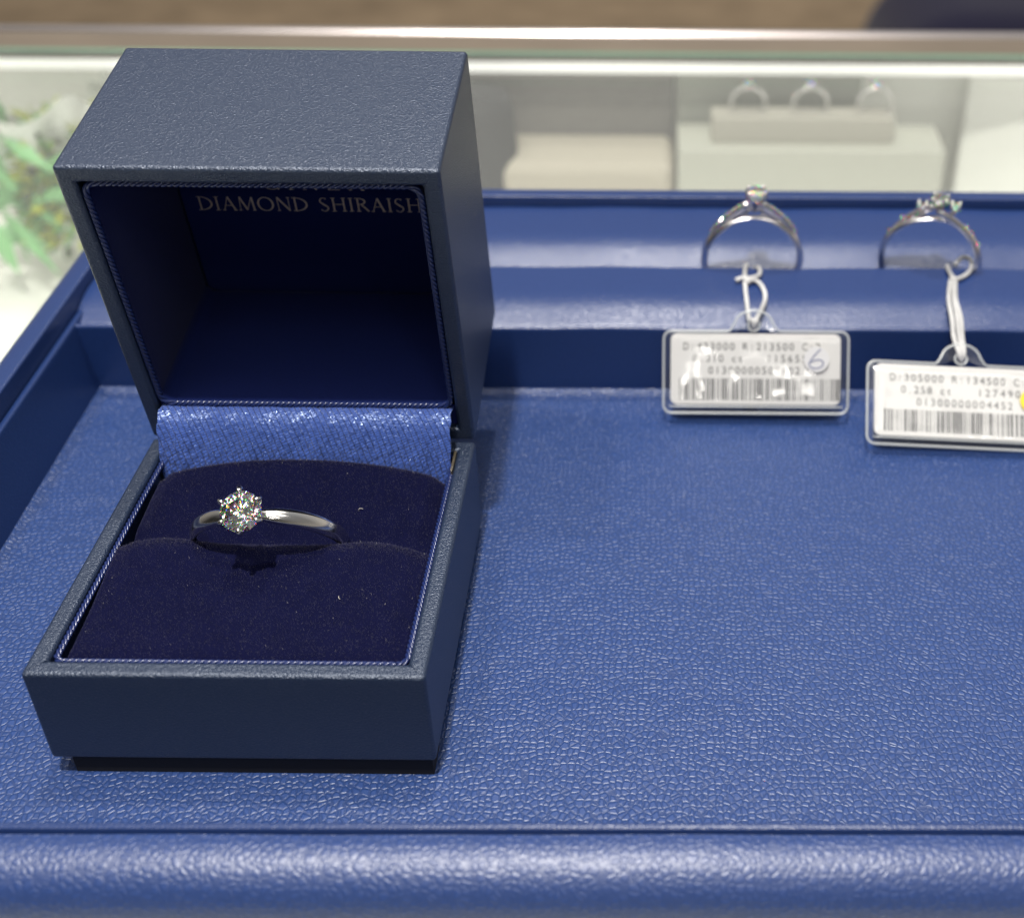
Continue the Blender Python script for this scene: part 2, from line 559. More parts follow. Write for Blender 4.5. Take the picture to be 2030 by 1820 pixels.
lo = bpy.data.objects.new('showcase_lamp', ld); COL.objects.link(lo)
lo.location = (5, 22.0, -1.4); lo.rotation_euler = (math.radians(35), 0, 0)

# things shown inside the case
m_greyfelt = plain('grey_felt', (0.20, 0.19, 0.175), 0.9, 0, 0.1, 0.1, 0.1, 2)
m_beige = plain('beige_suede', (0.46, 0.42, 0.35), 0.9, 0, 0.1)
m_pale = plain('pale_grey_laminate', (0.47, 0.47, 0.41), 0.6)
m_greygreen = plain('grey_green_panel', (0.36, 0.37, 0.325), 0.7)
m_cream = plain('cream_suede', (0.42, 0.40, 0.345), 0.85)
m_dark = plain('charcoal_cloth', (0.025, 0.025, 0.027), 0.8)

t = empty('felt_backdrop', Matrix.Translation((6.5, 33, -9)))
tag(t, 'grey felt backdrop with beige foot under the counter glass', 'backdrop')
b = MB(); b.box((-5.0, 0.6, 0), (3.72, 1.3, 7.25)); bevel(b.build('backboard', m_greyfelt, t), 0.2)
b = MB(); b.box((-5.0, -2.5, 0), (3.70, 0.59, 5.0)); bevel(b.build('foot', m_beige, t), 0.5, 4)

t = empty('display_riser', Matrix.Translation((15.2, 32, -9)))
tag(t, 'pale grey display riser carrying the cream ring bar under the counter glass', 'display riser')
b = MB(); b.box((-4.9, -1.5, 0), (5.0, 1.0, 5.62)); bevel(b.build('plinth', m_pale, t), 0.08)
b = MB(); b.box((-4.87, 1.6, 0), (2.2, 2.0, 7.35)); bevel(b.build('backboard', m_greygreen, t), 0.08)

bar = MB(); bar.box((-3.4, -0.55, 0), (3.4, 0.55, 0.98))
bar = bevel(bar.build('ring_bar', m_cream), 0.1)
bar.location = (14.95, 31.75, -3.38)
tag(bar, 'low cream suede bar holding three rings inside the showcase', 'ring holder')

wedge = mesh('white_wedge_stand', [(-4.5, -1.5, 0), (4.5, -1.5, 0), (4.5, 1.2, 0), (-4.5, 1.2, 0), (-4.5, 0.6, 6.9), (4.5, 0.6, 6.9), (4.5, 1.2, 6.9), (-4.5, 1.2, 6.9)],
             [(0, 3, 2, 1), (0, 1, 5, 4), (1, 2, 6, 5), (2, 3, 7, 6), (3, 0, 4, 7), (4, 5, 6, 7)], m_white)
bevel(wedge, 0.1)
wedge.location = (26, 33.2, -9); wedge.rotation_euler = (0, 0, -0.25)
tag(wedge, 'white sloping display stand right of the three showcase rings', 'display stand')

b = MB(); b.tube([(0, 0, 0), (0, 0, 3.5), (0, 0, 6.6), (0, 0, 7.2)], lambda i: [1.6, 1.6, 1.5, 1.35][i], 20)
bust = b.build('charcoal_display_stand', m_dark, None, True)
bust.location = (2.75, 31.6, -9)
tag(bust, 'charcoal cloth display stand just behind the ring box lid', 'display stand')

# bouquet
m_leafs = [plain('leaf_green', (0.10, 0.32, 0.05), 0.5, 0, 0.5, 0, 0.3, 2), plain('leaf_olive', (0.42, 0.47, 0.04), 0.5, 0, 0.5, 0, 0.3, 2),
           plain('leaf_dark', (0.06, 0.085, 0.04), 0.6), plain('wrap_leaf', (0.22, 0.50, 0.20), 0.4)]
t = empty('foliage_arrangement', Matrix.Translation((-13, 31, -9)))
tag(t, 'green foliage bundle in white translucent wrap under the counter glass', 'foliage')
b = MB()
rnd = random.Random(3)


def leaf(mb, c, d, ln, wd, m):
    d = d.normalized()
    s = d.cross(Vector((rnd.uniform(-1, 1), rnd.uniform(-1, 1), rnd.uniform(-1, 1)))).normalized()
    n = d.cross(s)
    c = Vector(c)
    mb.add([c, c+d*ln*.5+s*wd*.5-n*.03, c+d*ln, c+d*ln*.5-s*wd*.5-n*.03, c+d*ln*.5+n*wd*.15],
           [(0, 1, 4), (1, 2, 4), (2, 3, 4), (3, 0, 4)], m)


for k in range(700):
    th = rnd.uniform(0, 2*PI); r = 1.9*math.sqrt(rnd.random()); z = rnd.uniform(2.2, 7.0)
    m = rnd.choices([0, 1, 2], [2, 4, 1.2])[0]
    leaf(b, (r*math.cos(th)*0.8+0.2, r*math.sin(th)*.6, z-0.6), Vector((math.cos(th), math.sin(th), rnd.uniform(-.4, 1))), rnd.uniform(.5, 1.0), rnd.uniform(.25, .5), m)
b.build('leaves', None, t, False, m_leafs)
b = MB()
for k in range(46):
    a = rnd.uniform(-1.6, 1.6)
    leaf(b, (rnd.uniform(-3.2, 1.2), rnd.uniform(-2.2, 0.2), rnd.uniform(.5, 6.0)), Vector((a, rnd.uniform(-.3, .3), rnd.uniform(.3, 1.6))), rnd.uniform(1.6, 3.0), rnd.uniform(.3, .8), 3)
b.build('blades', None, t, False, m_leafs)
m_wrap = plain('white_wrap', (0.75, 0.77, 0.72), 0.25, 0, 0.6)
b = MB()
V = []; F = []
nu, nv = 28, 10
for i in range(nu+1):
    for j in range(nv+1):
        a = -2.7+i/nu*3.6
        v = j/nv
        rr = 2.4+1.0*v+0.28*math.sin(a*9+v*3)+0.2*math.sin(a*17-v*5)
        V.append((rr*math.cos(a)-0.8, rr*math.sin(a)*0.7+0.8, 6.2+1.6*v*(0.7+.3*math.sin(a*6))-1.2*(1-v)))
for i in range(nu):
    for j in range(nv):
        q = i*(nv+1)+j
        F.append((q, q+nv+1, q+nv+2, q+1))
mesh('wrap', V, F, m_wrap, t, True)

# chair far behind on the right
m_navycloth = plain('navy_upholstery', (0.008, 0.007, 0.035), 0.8, 0, 0.2, 0.2)
t = empty('upholstered_stool', Matrix.Translation((66, 205, -95)))
tag(t, 'dark navy upholstered seat on the carpet at the top right', 'seat')
b = MB(); b.box((-16, -12, 3), (60, 40, 37)); bevel(b.build('cushion', m_navycloth, t), 16, 10)
for x in (-12, 34):
    for y in (-6, 34):
        b = MB()
        b.tube([(x, y, 0), (x, y, 6)], 1.5, 10)
        b.build('leg', m_dark, t)

# ------------------------------------------------------------------ stones and rings


def brilliant_data():
    V = []; F = []
    T = [(0.56*math.cos(PI/4*k), 0.56*math.sin(PI/4*k), 0.33) for k in range(8)]
    Mm = [(0.80*math.cos(PI/4*(k+.5)), 0.80*math.sin(PI/4*(k+.5)), 0.204) for k in range(8)]
    G = [(math.cos(PI/8*j), math.sin(PI/8*j), 0.02) for j in range(16)]
    G2 = [(math.cos(PI/8*j), math.sin(PI/8*j), -0.02) for j in range(16)]
    Nn = [(0.22*math.cos(PI/4*(k+.5)), 0.22*math.sin(PI/4*(k+.5)), -0.685) for k in range(8)]
    V = T+Mm+G+G2+Nn+[(0, 0, -0.86)]
    t0, m0, g0, h0, n0, c0 = 0, 8, 16, 32, 48, 56
    F.append(tuple(range(8)))
    for k in range(8):
        k1 = (k+1) % 8
        F.append((t0+k, m0+k, t0+k1))
        F.append((t0+k, m0+(k-1) % 8, g0+2*k, m0+k))
        F.append((m0+k, g0+2*k, g0+2*k+1))
        F.append((m0+k, g0+2*k+1, g0+(2*k+2) % 16))
        F.append((c0, n0+k, h0+2*k, n0+(k-1) % 8))
        F.append((n0+k, h0+2*k+1, h0+2*k))
        F.append((n0+k, h0+(2*k+2) % 16, h0+2*k+1))
    for j in range(16):
        j1 = (j+1) % 16
        F.append((g0+j, h0+j, h0+j1, g0+j1))
    return V, F


BV, BF = brilliant_data()
stone_me = bpy.data.meshes.new('diamond')
stone_me.from_pydata(BV, [], BF)
bm = bmesh.new(); bm.from_mesh(stone_me); bmesh.ops.recalc_face_normals(bm, faces=bm.faces[:]); bm.to_mesh(stone_me); bm.free()
stone_me.materials.append(m_diamond)
fire_me = stone_me.copy()
fire_me.materials[0] = m_fire


def stone(name, parent, pos, axis, r, spin=0.0):
    """a brilliant with its table along axis (local to parent)"""
    o = bpy.data.objects.new(name, stone_me if parent.name.startswith('solitaire') else fire_me)
    link(o, parent)
    q = Vector(axis).normalized().to_track_quat('Z', 'Y')
    o.matrix_local = Matrix.Translation(pos) @ q.to_matrix().to_4x4() @ Matrix.Rotation(spin, 4, 'Z') @ Matrix.Scale(r, 4)
    return o


def band_mesh(name, R, wfun, tfun, mat, parent, n=120, k=14, off=None):
    """ring band in local XZ plane (axis Y); top at +Z; wfun/tfun give half width and half thickness by angle from the top"""
    V = []; F = []
    for i in range(n):
        a = 2*PI*i/n
        aa = (a+PI) % (2*PI)-PI
        d = Vector((math.sin(a), 0, math.cos(a)))
        w, tt = wfun(aa), tfun(aa)
        for j in range(k):
            th = 2*PI*j/k
            c, s = math.cos(th), math.sin(th)
            # comfort-fit court section: rounder outside, flatter inside
            rr = R+tt*(s if s > 0 else 0.55*s)
            V.append(d*rr+Vector((0, w*math.copysign(abs(c)**0.8, c)+(off(aa) if off else 0), 0)))
    for i in range(n):
        for j in range(k):
            i2 = (i+1) % n; j2 = (j+1) % k
            F.append((i*k+j, i2*k+j, i2*k+j2, i*k+j2))
    return mesh(name, V, F, mat, parent, True)


# --- solitaire in the open box
phi = 0.529
Cc = Vector((2.889, 3.274, 2.02))
Mr = Matrix.Translation(Cc) @ Matrix.Rotation(0.009, 4, 'Z') @ Matrix.Rotation(phi, 4, 'X') @ Matrix.Rotation(-0.039, 4, 'Y')
ring = empty('solitaire_ring', Mr)
tag(ring, 'platinum six-prong solitaire diamond ring held in the velvet slot of the open box', 'ring')
Rb = 1.20
band_mesh('band', Rb, lambda a: 0.150-0.075*math.exp(-(a/0.32)**2), lambda a: 0.098-0.025*math.exp(-(a/0.25)**2), m_plat, ring, 160, 20)
hz = Rb+0.345
Hm = Matrix.Translation((0, 0, Rb)) @ Matrix.Rotation(0.17, 4, 'X') @ Matrix.Translation((0, 0, -Rb))
hd = Hm.to_3x3() @ Vector((0, 0, 1))
stone('diamond', ring, Hm @ Vector((0, 0, hz)), hd, 0.335, 0.13)
b = MB()
b.tube([(0.165*math.cos(2*PI*i/24), 0.165*math.sin(2*PI*i/24), Rb+0.115) for i in range(24)], 0.026, 8, True)
b.ball((0, 0, Rb+0.03), 0.075, 10, 8)
b.v = [Hm @ q for q in b.v]
b.build('setting', m_plat, ring, True)
for k in range(6):
    a = PI/2+k*PI/3+0.06
    c, s = math.cos(a), math.sin(a)
    pts = []
    for (r, z) in ((0.06, Rb-0.0), (0.15, Rb+0.10), (0.25, Rb+0.19), (0.325, Rb+0.29), (0.358, Rb+0.37), (0.350, Rb+0.415), (0.315, Rb+0.437), (0.268, Rb+0.437)):
        pts.append((r*c, r*s, z))
    b = MB()
    rad = [0.030, 0.042, 0.048, 0.050, 0.046, 0.044, 0.038, 0.018]
    b.tube(pts, lambda i: rad[i], 10)
    b.v = [Hm @ q for q in b.v]
    b.build('prong', m_plat, ring, True)

# ------------------------------------------------------------------ ring box
BD, H1, H2 = 5.9536, 1.8568, 3.7362
LID = 1.4015
Mb = Matrix.Translation((0, 0, 0.2)) @ Matrix.Rotation(-0.01, 4, 'Z') @ Matrix.Translation((0, BD, 0)) @ Matrix.Rotation(-0.0259, 4, 'X') @ Matrix.Translation((0, -BD, 0))
box = empty('ring_box', Mb)
tag(box, 'open navy leatherette ring box with dark velvet cushions and a solitaire inside', 'ring box')


def rrect(x0, y0, x1, y1, r, n=6):
    P = []
    for cx, cy, a0 in ((x1-r, y0+r, -PI/2), (x1-r, y1-r, 0), (x0+r, y1-r, PI/2), (x0+r, y0+r, PI)):
        for i in range(n+1):
            a = a0+PI/2*i/n
            P.append((cx+r*math.cos(a), cy+r*math.sin(a)))
    return P


def shell(name, w, d, z0, z1, t, open_top, floor_t, mat, parent):
    """open box: outer w x d, walls z0..z1, opening at z1 when open_top else at z0 side"""
    o = [(0, 0), (w, 0), (w, d), (0, d)]
    i = [(t, t), (w-t, t), (w-t, d-t), (t, d-t)]
    zo, zi, zf = (z0, z1, z0+floor_t)
    V = [(x, y, zo) for x, y in o]+[(x, y, zi) for x, y in o]+[(x, y, zi) for x, y in i]+[(x, y, zf) for x, y in i]
    F = [(3, 2, 1, 0)]
    for k in range(4):
        k1 = (k+1) % 4
        F += [(k, k1, 4+k1, 4+k), (4+k, 4+k1, 8+k1, 8+k), (8+k, 8+k1, 12+k1, 12+k)]
    F.append((12, 13, 14, 15))
    return bevel(mesh(name, V, F, mat, parent), 0.075, 5)


def densify(P, step):
    out = []
    for a, b_ in zip(P, P[1:]+P[:1]):
        a = Vector((*a, 0)); b_ = Vector((*b_, 0))
        n = max(1, int((b_-a).length/step))
        for i in range(n):
            out.append(a+(b_-a)*i/n)
    return out


def cord(name, P, z, r, mat, parent, pitch_=0.30):
    path = densify(P, 0.03)
    n = len(path)
    b = MB()
    Ltot = sum((path[(i+1) % n]-path[i]).length for i in range(n))
    turns = round(Ltot/pitch_)
    for s in range(3):
        pts = []
        for i in range(n):
            tng = (path[(i+1) % n]-path[i-1]).normalized()
            nn = Vector((tng.y, -tng.x, 0))
            a = 2*PI*(turns*i/n+s/3)
            pts.append(path[i]+nn*r*0.62*math.cos(a)+Vector((0, 0, z+r*0.62*math.sin(a))))
        b.tube(pts, r*0.60, 6, True)
    return b.build(name, mat, parent, True)


base = shell('base', 6.0, BD, 0, H1, 0.30, True, 0.15, m_box, box)
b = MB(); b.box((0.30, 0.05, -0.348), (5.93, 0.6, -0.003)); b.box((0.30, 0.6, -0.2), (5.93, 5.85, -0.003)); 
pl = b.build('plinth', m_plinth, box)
cord('piping', rrect(0.352, 0.36, 5.648, 5.6, 0.14), H1-0.10, 0.044, m_cord, base)
b = MB(); b.box((0.305, 0.305, 0.16), (5.695, 5.645, 1.15)); b.build('inner_bed', m_lining, base)


def bumpx(x, y=None):
    return 0.10+0.125*math.exp(-((x-1.30)/0.62)**2)+0.085*math.exp(-((x-4.65)/0.62)**2)


def front_h(x, y):
    z = H1-0.17+0.10*smoothstep(0.35, 2.6, y)
    z += bumpx(x)*smoothstep(1.4, 3.0, y)
    e = min(x-0.42, 5.58-x)
    z -= 0.09*(1-smoothstep(0, 0.35, e))+0.10*(1-smoothstep(0, 1.0, 5.58-x))*smoothstep(1.5, 3, y)
    z -= 0.06*(1-smoothstep(0.42, 0.7, y))
    if y > 2.85:
        z -= 0.30*((y-2.85)/0.30)**2.0
    return z


def rear_h(x, y):
    u = (x-3.0)/2.6
    arch = 0.31-0.42*abs(u)**2.2
    z = H1-0.42+0.22*smoothstep(3.0, 3.75, y)+(arch+0.20)*smoothstep(3.3, 5.0, y)
    e = min(x-0.42, 5.58-x)
    z -= 0.12*(1-smoothstep(0, 0.3, e))
    if y > 4.85:
        z -= 0.35*((y-4.85)/0.3)**2.0
    return z


def cushion(name, hf, y0, y1, nhair, seed):
    nx, ny = 70, 46
    x0, x1 = 0.415, 5.585
    V = []; F = []
    for j in range(ny+1):
        for i in range(nx+1):
            x = x0+(x1-x0)*i/nx; y = y0+(y1-y0)*j/ny
            V.append((x, y, hf(x, y)))
    for j in range(ny):
        for i in range(nx):
            a = j*(nx+1)+i
            F.append((a, a+1, a+nx+2, a+nx+1))
    # skirt
    loop = [i for i in range(nx+1)]+[(j)*(nx+1)+nx for j in range(1, ny+1)]+[ny*(nx+1)+i for i in range(nx-1, -1, -1)]+[j*(nx+1) for j in range(ny-1, 0, -1)]
    b0 = len(V)
    for q in loop:
        V.append((V[q][0], V[q][1], 1.1))
    n = len(loop)
    for k in range(n):
        k1 = (k+1) % n
        F.append((loop[k1], loop[k], b0+k, b0+k1))
    fm = [0]*len(F)
    rg = random.Random(seed)
    crest = y1-0.30 if y0 < 1 else y1-0.22
    for k in range(nhair+3500):
        x = rg.uniform(x0, x1); y = rg.uniform(y0, y1) if k < nhair else rg.gauss(crest, 0.07)
        y = min(max(y, y0), y1)
        z = hf(x, y)-0.004
        a = rg.uniform(0, 2*PI); tl = rg.uniform(0.15, 0.9); ln = rg.uniform(.02, .055)
        d = Vector((math.cos(a)*tl, math.sin(a)*tl-0.2, 1)).normalized()*ln
        s = Vector((-math.sin(a), math.cos(a), 0))*rg.uniform(.002, .004)
        p = Vector((x, y, z)); q = len(V)
        V += [p-s, p+s, p+d]
        F.append((q, q+1, q+2)); fm.append(2 if rg.random() < 0.005 else 1)
    o = mesh(name, V, F, None, box, True, mats=[m_velvet, m_pile, m_lint], fmat=fm)
    return o


cushion('front_cushion', front_h, 0.44, 3.15, 15000, 1)
cushion('rear_cushion', rear_h, 3.17, 5.15, 11000, 2)

for x0, x1, y0, y1 in ((0.06, 0.29, 0.06, 0.29), (5.94, 5.71, 0.06, 0.29)):
    b = MB()
    b.tube([(x0, y0, H1-0.012), ((x0+x1)/2, (y0+y1)/2, H1-0.001), (x1, y1, H1-0.004)], lambda i: (0.012, 0.016, 0.010)[i], 6)
    b.build('corner_fold', m_box, base, True)

# lid: local X right, Y up along the lid, Z towards the viewer (rim at z = 0)
ct, st = math.cos(LID), math.sin(LID)
v = Vector((0, -ct, st)); w = Vector((0, st, ct))
Ml = Matrix((Vector((1, 0, 0)), v, -w)).transposed().to_4x4()
Ml.translation = Vector((0, BD, H1+0.004))
lid = shell('lid', 6.0, BD, -H2, 0, 0.30, True, 0.15, m_box, box)
lid.matrix_local = Ml
cord('piping', rrect(0.36, 0.80, 5.64, 5.60, 0.22), -0.10, 0.052, m_cord, lid)
V = []; F = []
P = rrect(0.34, 0.78, 5.66, 5.62, 0.22)
n = len(P)
V += [(x, y, -0.12) for x, y in P]+[(x, y, -(H2-0.24)) for x, y in P]
for k in range(n):
    k1 = (k+1) % n
    F.append((k, n+k, n+k1, k1))
F.append(tuple(range(n, 2*n)))
q = len(V)
V += [(0.31, 0.31, -0.13), (5.69, 0.31, -0.13), (5.69, 0.80, -0.13), (0.31, 0.80, -0.13)]
F.append((q, q+1, q+2, q+3))
lin = mesh('lining', V, F, m_lining, lid)
bevel(lin, 0.3, 6, 60)

# foil lettering, drawn as strokes of varying width


def strokes(ch):
    def arc(cx, cy, rx, ry, a0, a1, n, w0, w1):
        out = []
        for i in range(n+1):
            a = math.radians(a0+(a1-a0)*i/n)
            out.append((cx+rx*math.cos(a), cy+ry*math.sin(a), w0+(w1-w0)*abs(math.cos(a))**1.5))
        return out
    L_ = lambda x0, y0, x1, y1, w: [(x0, y0, w), (x1, y1, w)]
    ser = lambda x, y, h=0.13: L_(x-h, y, x+h, y, 0.045)
    if ch == 'D': return 0.86, [L_(.14, 0, .14, 1, .10), arc(.14, .5, .66, .48, 90, -90, 16, .04, .11), ser(.10, .02), ser(.10, .98)]
    if ch == 'I': return 0.34, [L_(.17, 0, .17, 1, .10), ser(.17, .02), ser(.17, .98)]
    if ch == 'A': return 0.82, [L_(.08, 0, .41, 1, .045), L_(.41, 1, .74, 0, .11), L_(.2, .36, .62, .36, .04), ser(.08, .02, .1), ser(.74, .02, .1)]
    if ch == 'M': return 1.06, [L_(.12, 0, .18, 1, .045), L_(.18, 1, .52, .04, .11), L_(.52, .04, .88, 1, .045), L_(.88, 1, .94, 0, .11), ser(.12, .02, .1), ser(.94, .02, .1)]
    if ch == 'O': return 0.98, [arc(.49, .5, .43, .49, 0, 360, 32, .04, .11)]
    if ch == 'N': return 0.92, [L_(.14, 0, .14, 1, .045), L_(.14, 1, .78, 0.02, .11), L_(.78, 0, .78, 1, .045), ser(.14, .02, .1), ser(.78, .98, .1)]
    if ch == 'H': return 0.90, [L_(.15, 0, .15, 1, .10), L_(.75, 0, .75, 1, .10), L_(.15, .52, .75, .52, .045), ser(.15, .02), ser(.15, .98), ser(.75, .02), ser(.75, .98)]
    if ch == 'R': return 0.80, [L_(.15, 0, .15, 1, .10), arc(.15, .76, .42, .23, 90, -90, 14, .04, .10), L_(.34, .52, .74, 0.01, .10), ser(.15, .02), ser(.11, .98)]
    if ch == 'S': return 0.62, [arc(.30, .75, .20, .23, 35, 200, 12, .045, .08)+[(.30, .50, .11), (.44, .38, .10)]+arc(.30, .25, .22, .24, 25, -150, 12, .045, .08)]
    if ch == 'G': return 0.92, [arc(.48, .5, .42, .49, 45, 330, 26, .04, .11), L_(.82, .0, .82, .42, .09), ser(.80, .42)]
    if ch == 'Z': return 0.76, [L_(.08, .97, .68, .97, .05), L_(.68, .98, .08, .02, .11), L_(.08, .03, .70, .03, .05)]
    return 0.45, []


def lettering(mb, text, x0, x1, y, cap, z, track=0.10):
    x = 0; items = []
    for ch in text:
        wd, st_ = strokes(ch)
        items.append((x, st_)); x += wd+track
    x -= track
    sx = (x1-x0)/x
    lay = 0
    for ox, st_ in items:
        for poly in st_:
            pts = [Vector((x0+(ox+px)*sx, y+py*cap, 0)) for px, py, _ in poly]
            ww = [q[2]*cap for q in poly]
            lay = (lay+1) % 7
            zz = z+lay*0.0006
            V = []; F = []
            for i in range(len(pts)):
                tt = (pts[min(i+1, len(pts)-1)]-pts[max(i-1, 0)]).normalized()
                nn = Vector((-tt.y, tt.x, 0))*ww[i]*0.5
                V += [pts[i]+nn+Vector((0, 0, zz)), pts[i]-nn+Vector((0, 0, zz))]
            for i in range(len(pts)-1):
                F.append((2*i, 2*i+1, 2*i+3, 2*i+2))
            mb.add(V, F)


b = MB()
zt = -(H2-0.24)+0.006
lettering(b, 'DIAMOND SHIRAISHI', 0.58, 4.99, 2.66, 0.31, zt)
lettering(b, 'GINZA', 1.90, 3.80, 3.148, 0.30, zt, 0.42)
b.build('foil_lettering', m_foil, lid)

# satin hinge cover between lid and base
P0 = Vector((0, 5.955, 2.62)); P1 = Vector((0, 5.56, 2.70)); P2 = Vector((0, 5.40, 2.38)); P3 = Vector((0, 5.20, 1.35))
V = []; F = []; UV = []
nx, nt_ = 60, 24
for j in range(nt_+1):
    s = j/nt_
    p = P0*(1-s)**3+P1*3*s*(1-s)**2+P2*3*s*s*(1-s)+P3*s**3
    for i in range(nx+1):
        x = 0.34+(5.64-0.34)*i/nx
        wv = 0.02*math.sin(i*0.33+1)*math.sin(s*PI)+0.012*math.sin(i*0.9+s*5)
        edge = 0.03*math.sin(j*0.9)*(1 if i in (0, nx) else 0)*0.4
        V.append((x+edge, p.y-wv, p.z+wv*.6)); UV.append((i/nx*0.93-s*0.302*0.36, s*0.302*0.93+i/nx*0.36))
for j in range(nt_):
    for i in range(nx):
        a = j*(nx+1)+i
        F.append((a, a+nx+1, a+nx+2, a+1))
hc = mesh('hinge_cover', V, F, m_satin, box, True, UV)
b = MB()
b.box((5.66, 5.02, H1-0.3), (5.70, 5.60, H1+0.02))
b.build('hinge', plain('worn_brass', (0.45, 0.38, 0.26), 0.35, 0.9, 0.5, 0, 0.5, 12), box)

# ------------------------------------------------------------------ blue jewellery tray
tray = empty('display_tray', Matrix.Identity(4))
tag(tray, 'blue grained leather jewellery tray with padded ring rolls along its back', 'tray')
XL, XR, YF, YB = -2.94, 30.5, -1.94, 15.40


def ring_sweep(name, prof, mat, parent, xl=XL, xr=XR, yf=YF, yb=YB, smooth=True, seg=40):
    """sweep (outward offset, z) around the tray's rectangle with mitred corners"""
    V = []; F = []
    n = len(prof)
    for o_, z in prof:
        for x, y in ((xl-o_, yf-o_), (xr+o_, yf-o_), (xr+o_, yb+o_), (xl-o_, yb+o_)):
            V.append((x, y, z))
    for i in range(n-1):
        for k in range(4):
            k1 = (k+1) % 4
            F.append((i*4+k, i*4+k1, (i+1)*4+k1, (i+1)*4+k))
    o = mesh(name, V, F, mat, parent)
    if smooth:
        for p_ in o.data.polygons:
            p_.use_smooth = True
        me = o.data
        me.set_sharp_from_angle(angle=math.radians(38))
    return o


def arcp(cx, cz, r, a0, a1, n):
    return [(cx+r*math.cos(math.radians(a0+(a1-a0)*i/n)), cz+r*math.sin(math.radians(a0+(a1-a0)*i/n))) for i in range(n+1)]


b = MB(); b.box((XL-0.32, YF-0.32, -0.48), (XR+0.32, YB+0.32, -0.01))
nfl = 60
V = []; F = []
# floor sheet, turned up softly where it meets the walls
xs = [XL-0.02, XL+0.05, XL+0.14, XL+0.3]+[XL+0.3+(XR-XL-0.6)*i/20 for i in range(1, 21)]+[XR-0.14, XR-0.05, XR+0.02]
ys = [YF-0.02, YF+0.1, YF+0.3]+[YF+0.3+(10.43-YF-0.6)*i/12 for i in range(1, 13)]+[10.29, 10.38, 10.45]


def floor_z(x, y):
    e = min(x-XL, XR-x, y-YF, 10.43-y)
    return 0.09*(1-smoothstep(-0.02, 0.30, e))**2


for y in ys:
    for x in xs:
        V.append((x, y, floor_z(x, y)))
nx = len(xs)
for j in range(len(ys)-1):
    for i in range(nx-1):
        a = j*nx+i
        F.append((a, a+1, a+nx+1, a+nx))
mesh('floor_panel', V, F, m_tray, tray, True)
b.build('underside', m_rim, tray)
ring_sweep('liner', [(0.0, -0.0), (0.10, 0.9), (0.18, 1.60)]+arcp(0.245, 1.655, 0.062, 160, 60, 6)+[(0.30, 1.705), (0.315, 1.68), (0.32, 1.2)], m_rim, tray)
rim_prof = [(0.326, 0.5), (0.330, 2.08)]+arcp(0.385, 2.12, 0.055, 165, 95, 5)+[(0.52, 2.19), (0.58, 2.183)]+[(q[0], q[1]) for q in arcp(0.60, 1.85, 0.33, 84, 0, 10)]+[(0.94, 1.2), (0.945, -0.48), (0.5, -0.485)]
V = []; F = []
for o_, z in rim_prof:
    for x, y in ((XL-o_, YF-0.335), (XL-o_, YB+o_), (XR+o_, YB+o_), (XR+o_, YF-0.335)):
        V.append((x, y, z))
for i in range(len(rim_prof)-1):
    for k in range(3):
        F.append((i*4+k+1, i*4+k, (i+1)*4+k, (i+1)*4+k+1))
n_ = len(rim_prof)
F.append(tuple(i*4 for i in range(n_))); F.append(tuple(i*4+3 for i in reversed(range(n_))))
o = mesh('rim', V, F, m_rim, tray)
for p_ in o.data.polygons:
    p_.use_smooth = True
o.data.set_sharp_from_angle(angle=math.radians(38))
yf0 = YF-0.322
fr_prof = [(yf0, 0.3), (yf0-0.002, 1.60), (yf0-0.02, 1.635)]
for i in range(19):
    a = math.radians(76+i*110/18)
    fr_prof.append((yf0-0.20+0.70*math.cos(a), 0.985+0.67*math.sin(a)))
fr_prof += [(fr_prof[-1][0], -0.30), (fr_prof[-1][0]+0.1, -0.48), (yf0, -0.485)]
V = []; F = []
nseg = 100
for i in range(nseg+1):
    x = XL-0.95+(XR-XL+1.9)*i/nseg
    wob = 0.006*math.sin(x*0.8)+0.005*math.sin(x*1.9+2)
    for (y, z) in fr_prof:
        V.append((x, y, z+(wob if z > .5 else 0)))
n_ = len(fr_prof)
for i in range(nseg):
    for k in range(n_-1):
        a = i*n_+k
        F.append((a, a+1, a+n_+1, a+n_))
F.append(tuple(reversed(range(n_)))); F.append(tuple(nseg*n_+k for k in range(n_)))
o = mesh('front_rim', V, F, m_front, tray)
for p_ in o.data.polygons:
    p_.use_smooth = True
o.data.set_sharp_from_angle(angle=math.radians(50))


def roll_bar(name, y0, y1, prof, mat):
    """long padded roll; prof is (y, z) from the front foot to the back foot"""
    xs = [XL-0.31+(XR-XL+0.62)*i/90 for i in range(91)]
    V = []; F = []
    n = len(prof)
    rg = random.Random(5)
    for i, x in enumerate(xs):
        wob = 0.012*math.sin(x*0.9)+0.008*math.sin(x*2.3+1)
        for (y, z) in prof:
            V.append((x, y, z+wob*(1 if z > 1 else 0)))
    for i in range(len(xs)-1):
        for j in range(n-1):
            a = i*n+j
            F.append((a, a+n, a+n+1, a+1))
    o = mesh(name, V, F, mat, tray)
    for p_ in o.data.polygons:
        p_.use_smooth = True
    o.data.set_sharp_from_angle(angle=math.radians(50))
    return o


def roll_profile(y0, y1, ztop, zsh, depth):
    """padded profile: its slope eases from steep at the front shoulder to flat"""
    n = 26
    raw = [(0.0, 0.0)]
    for i in range(n):
        s_ = (i+.5)/n
        tilt = math.radians(62*(1-min(1, s_/0.12))**2+31*(1-smoothstep(0.25, 1.0, s_)))
        raw.append((raw[-1][0]+depth/n, raw[-1][1]+math.tan(tilt)*depth/n))
    k = (ztop-zsh)/raw[-1][1]
    out = [(y0+a, zsh+b_*k) for a, b_ in raw]
    for i in range(1, 6):
        out.append((y0+depth+(y1-0.12-y0-depth)*i/6, ztop))
    for i in range(7):
        a = i/6*PI/2
        out.append((y1-0.12+0.12*math.sin(a), ztop-0.12+0.12*math.cos(a)))
    return out


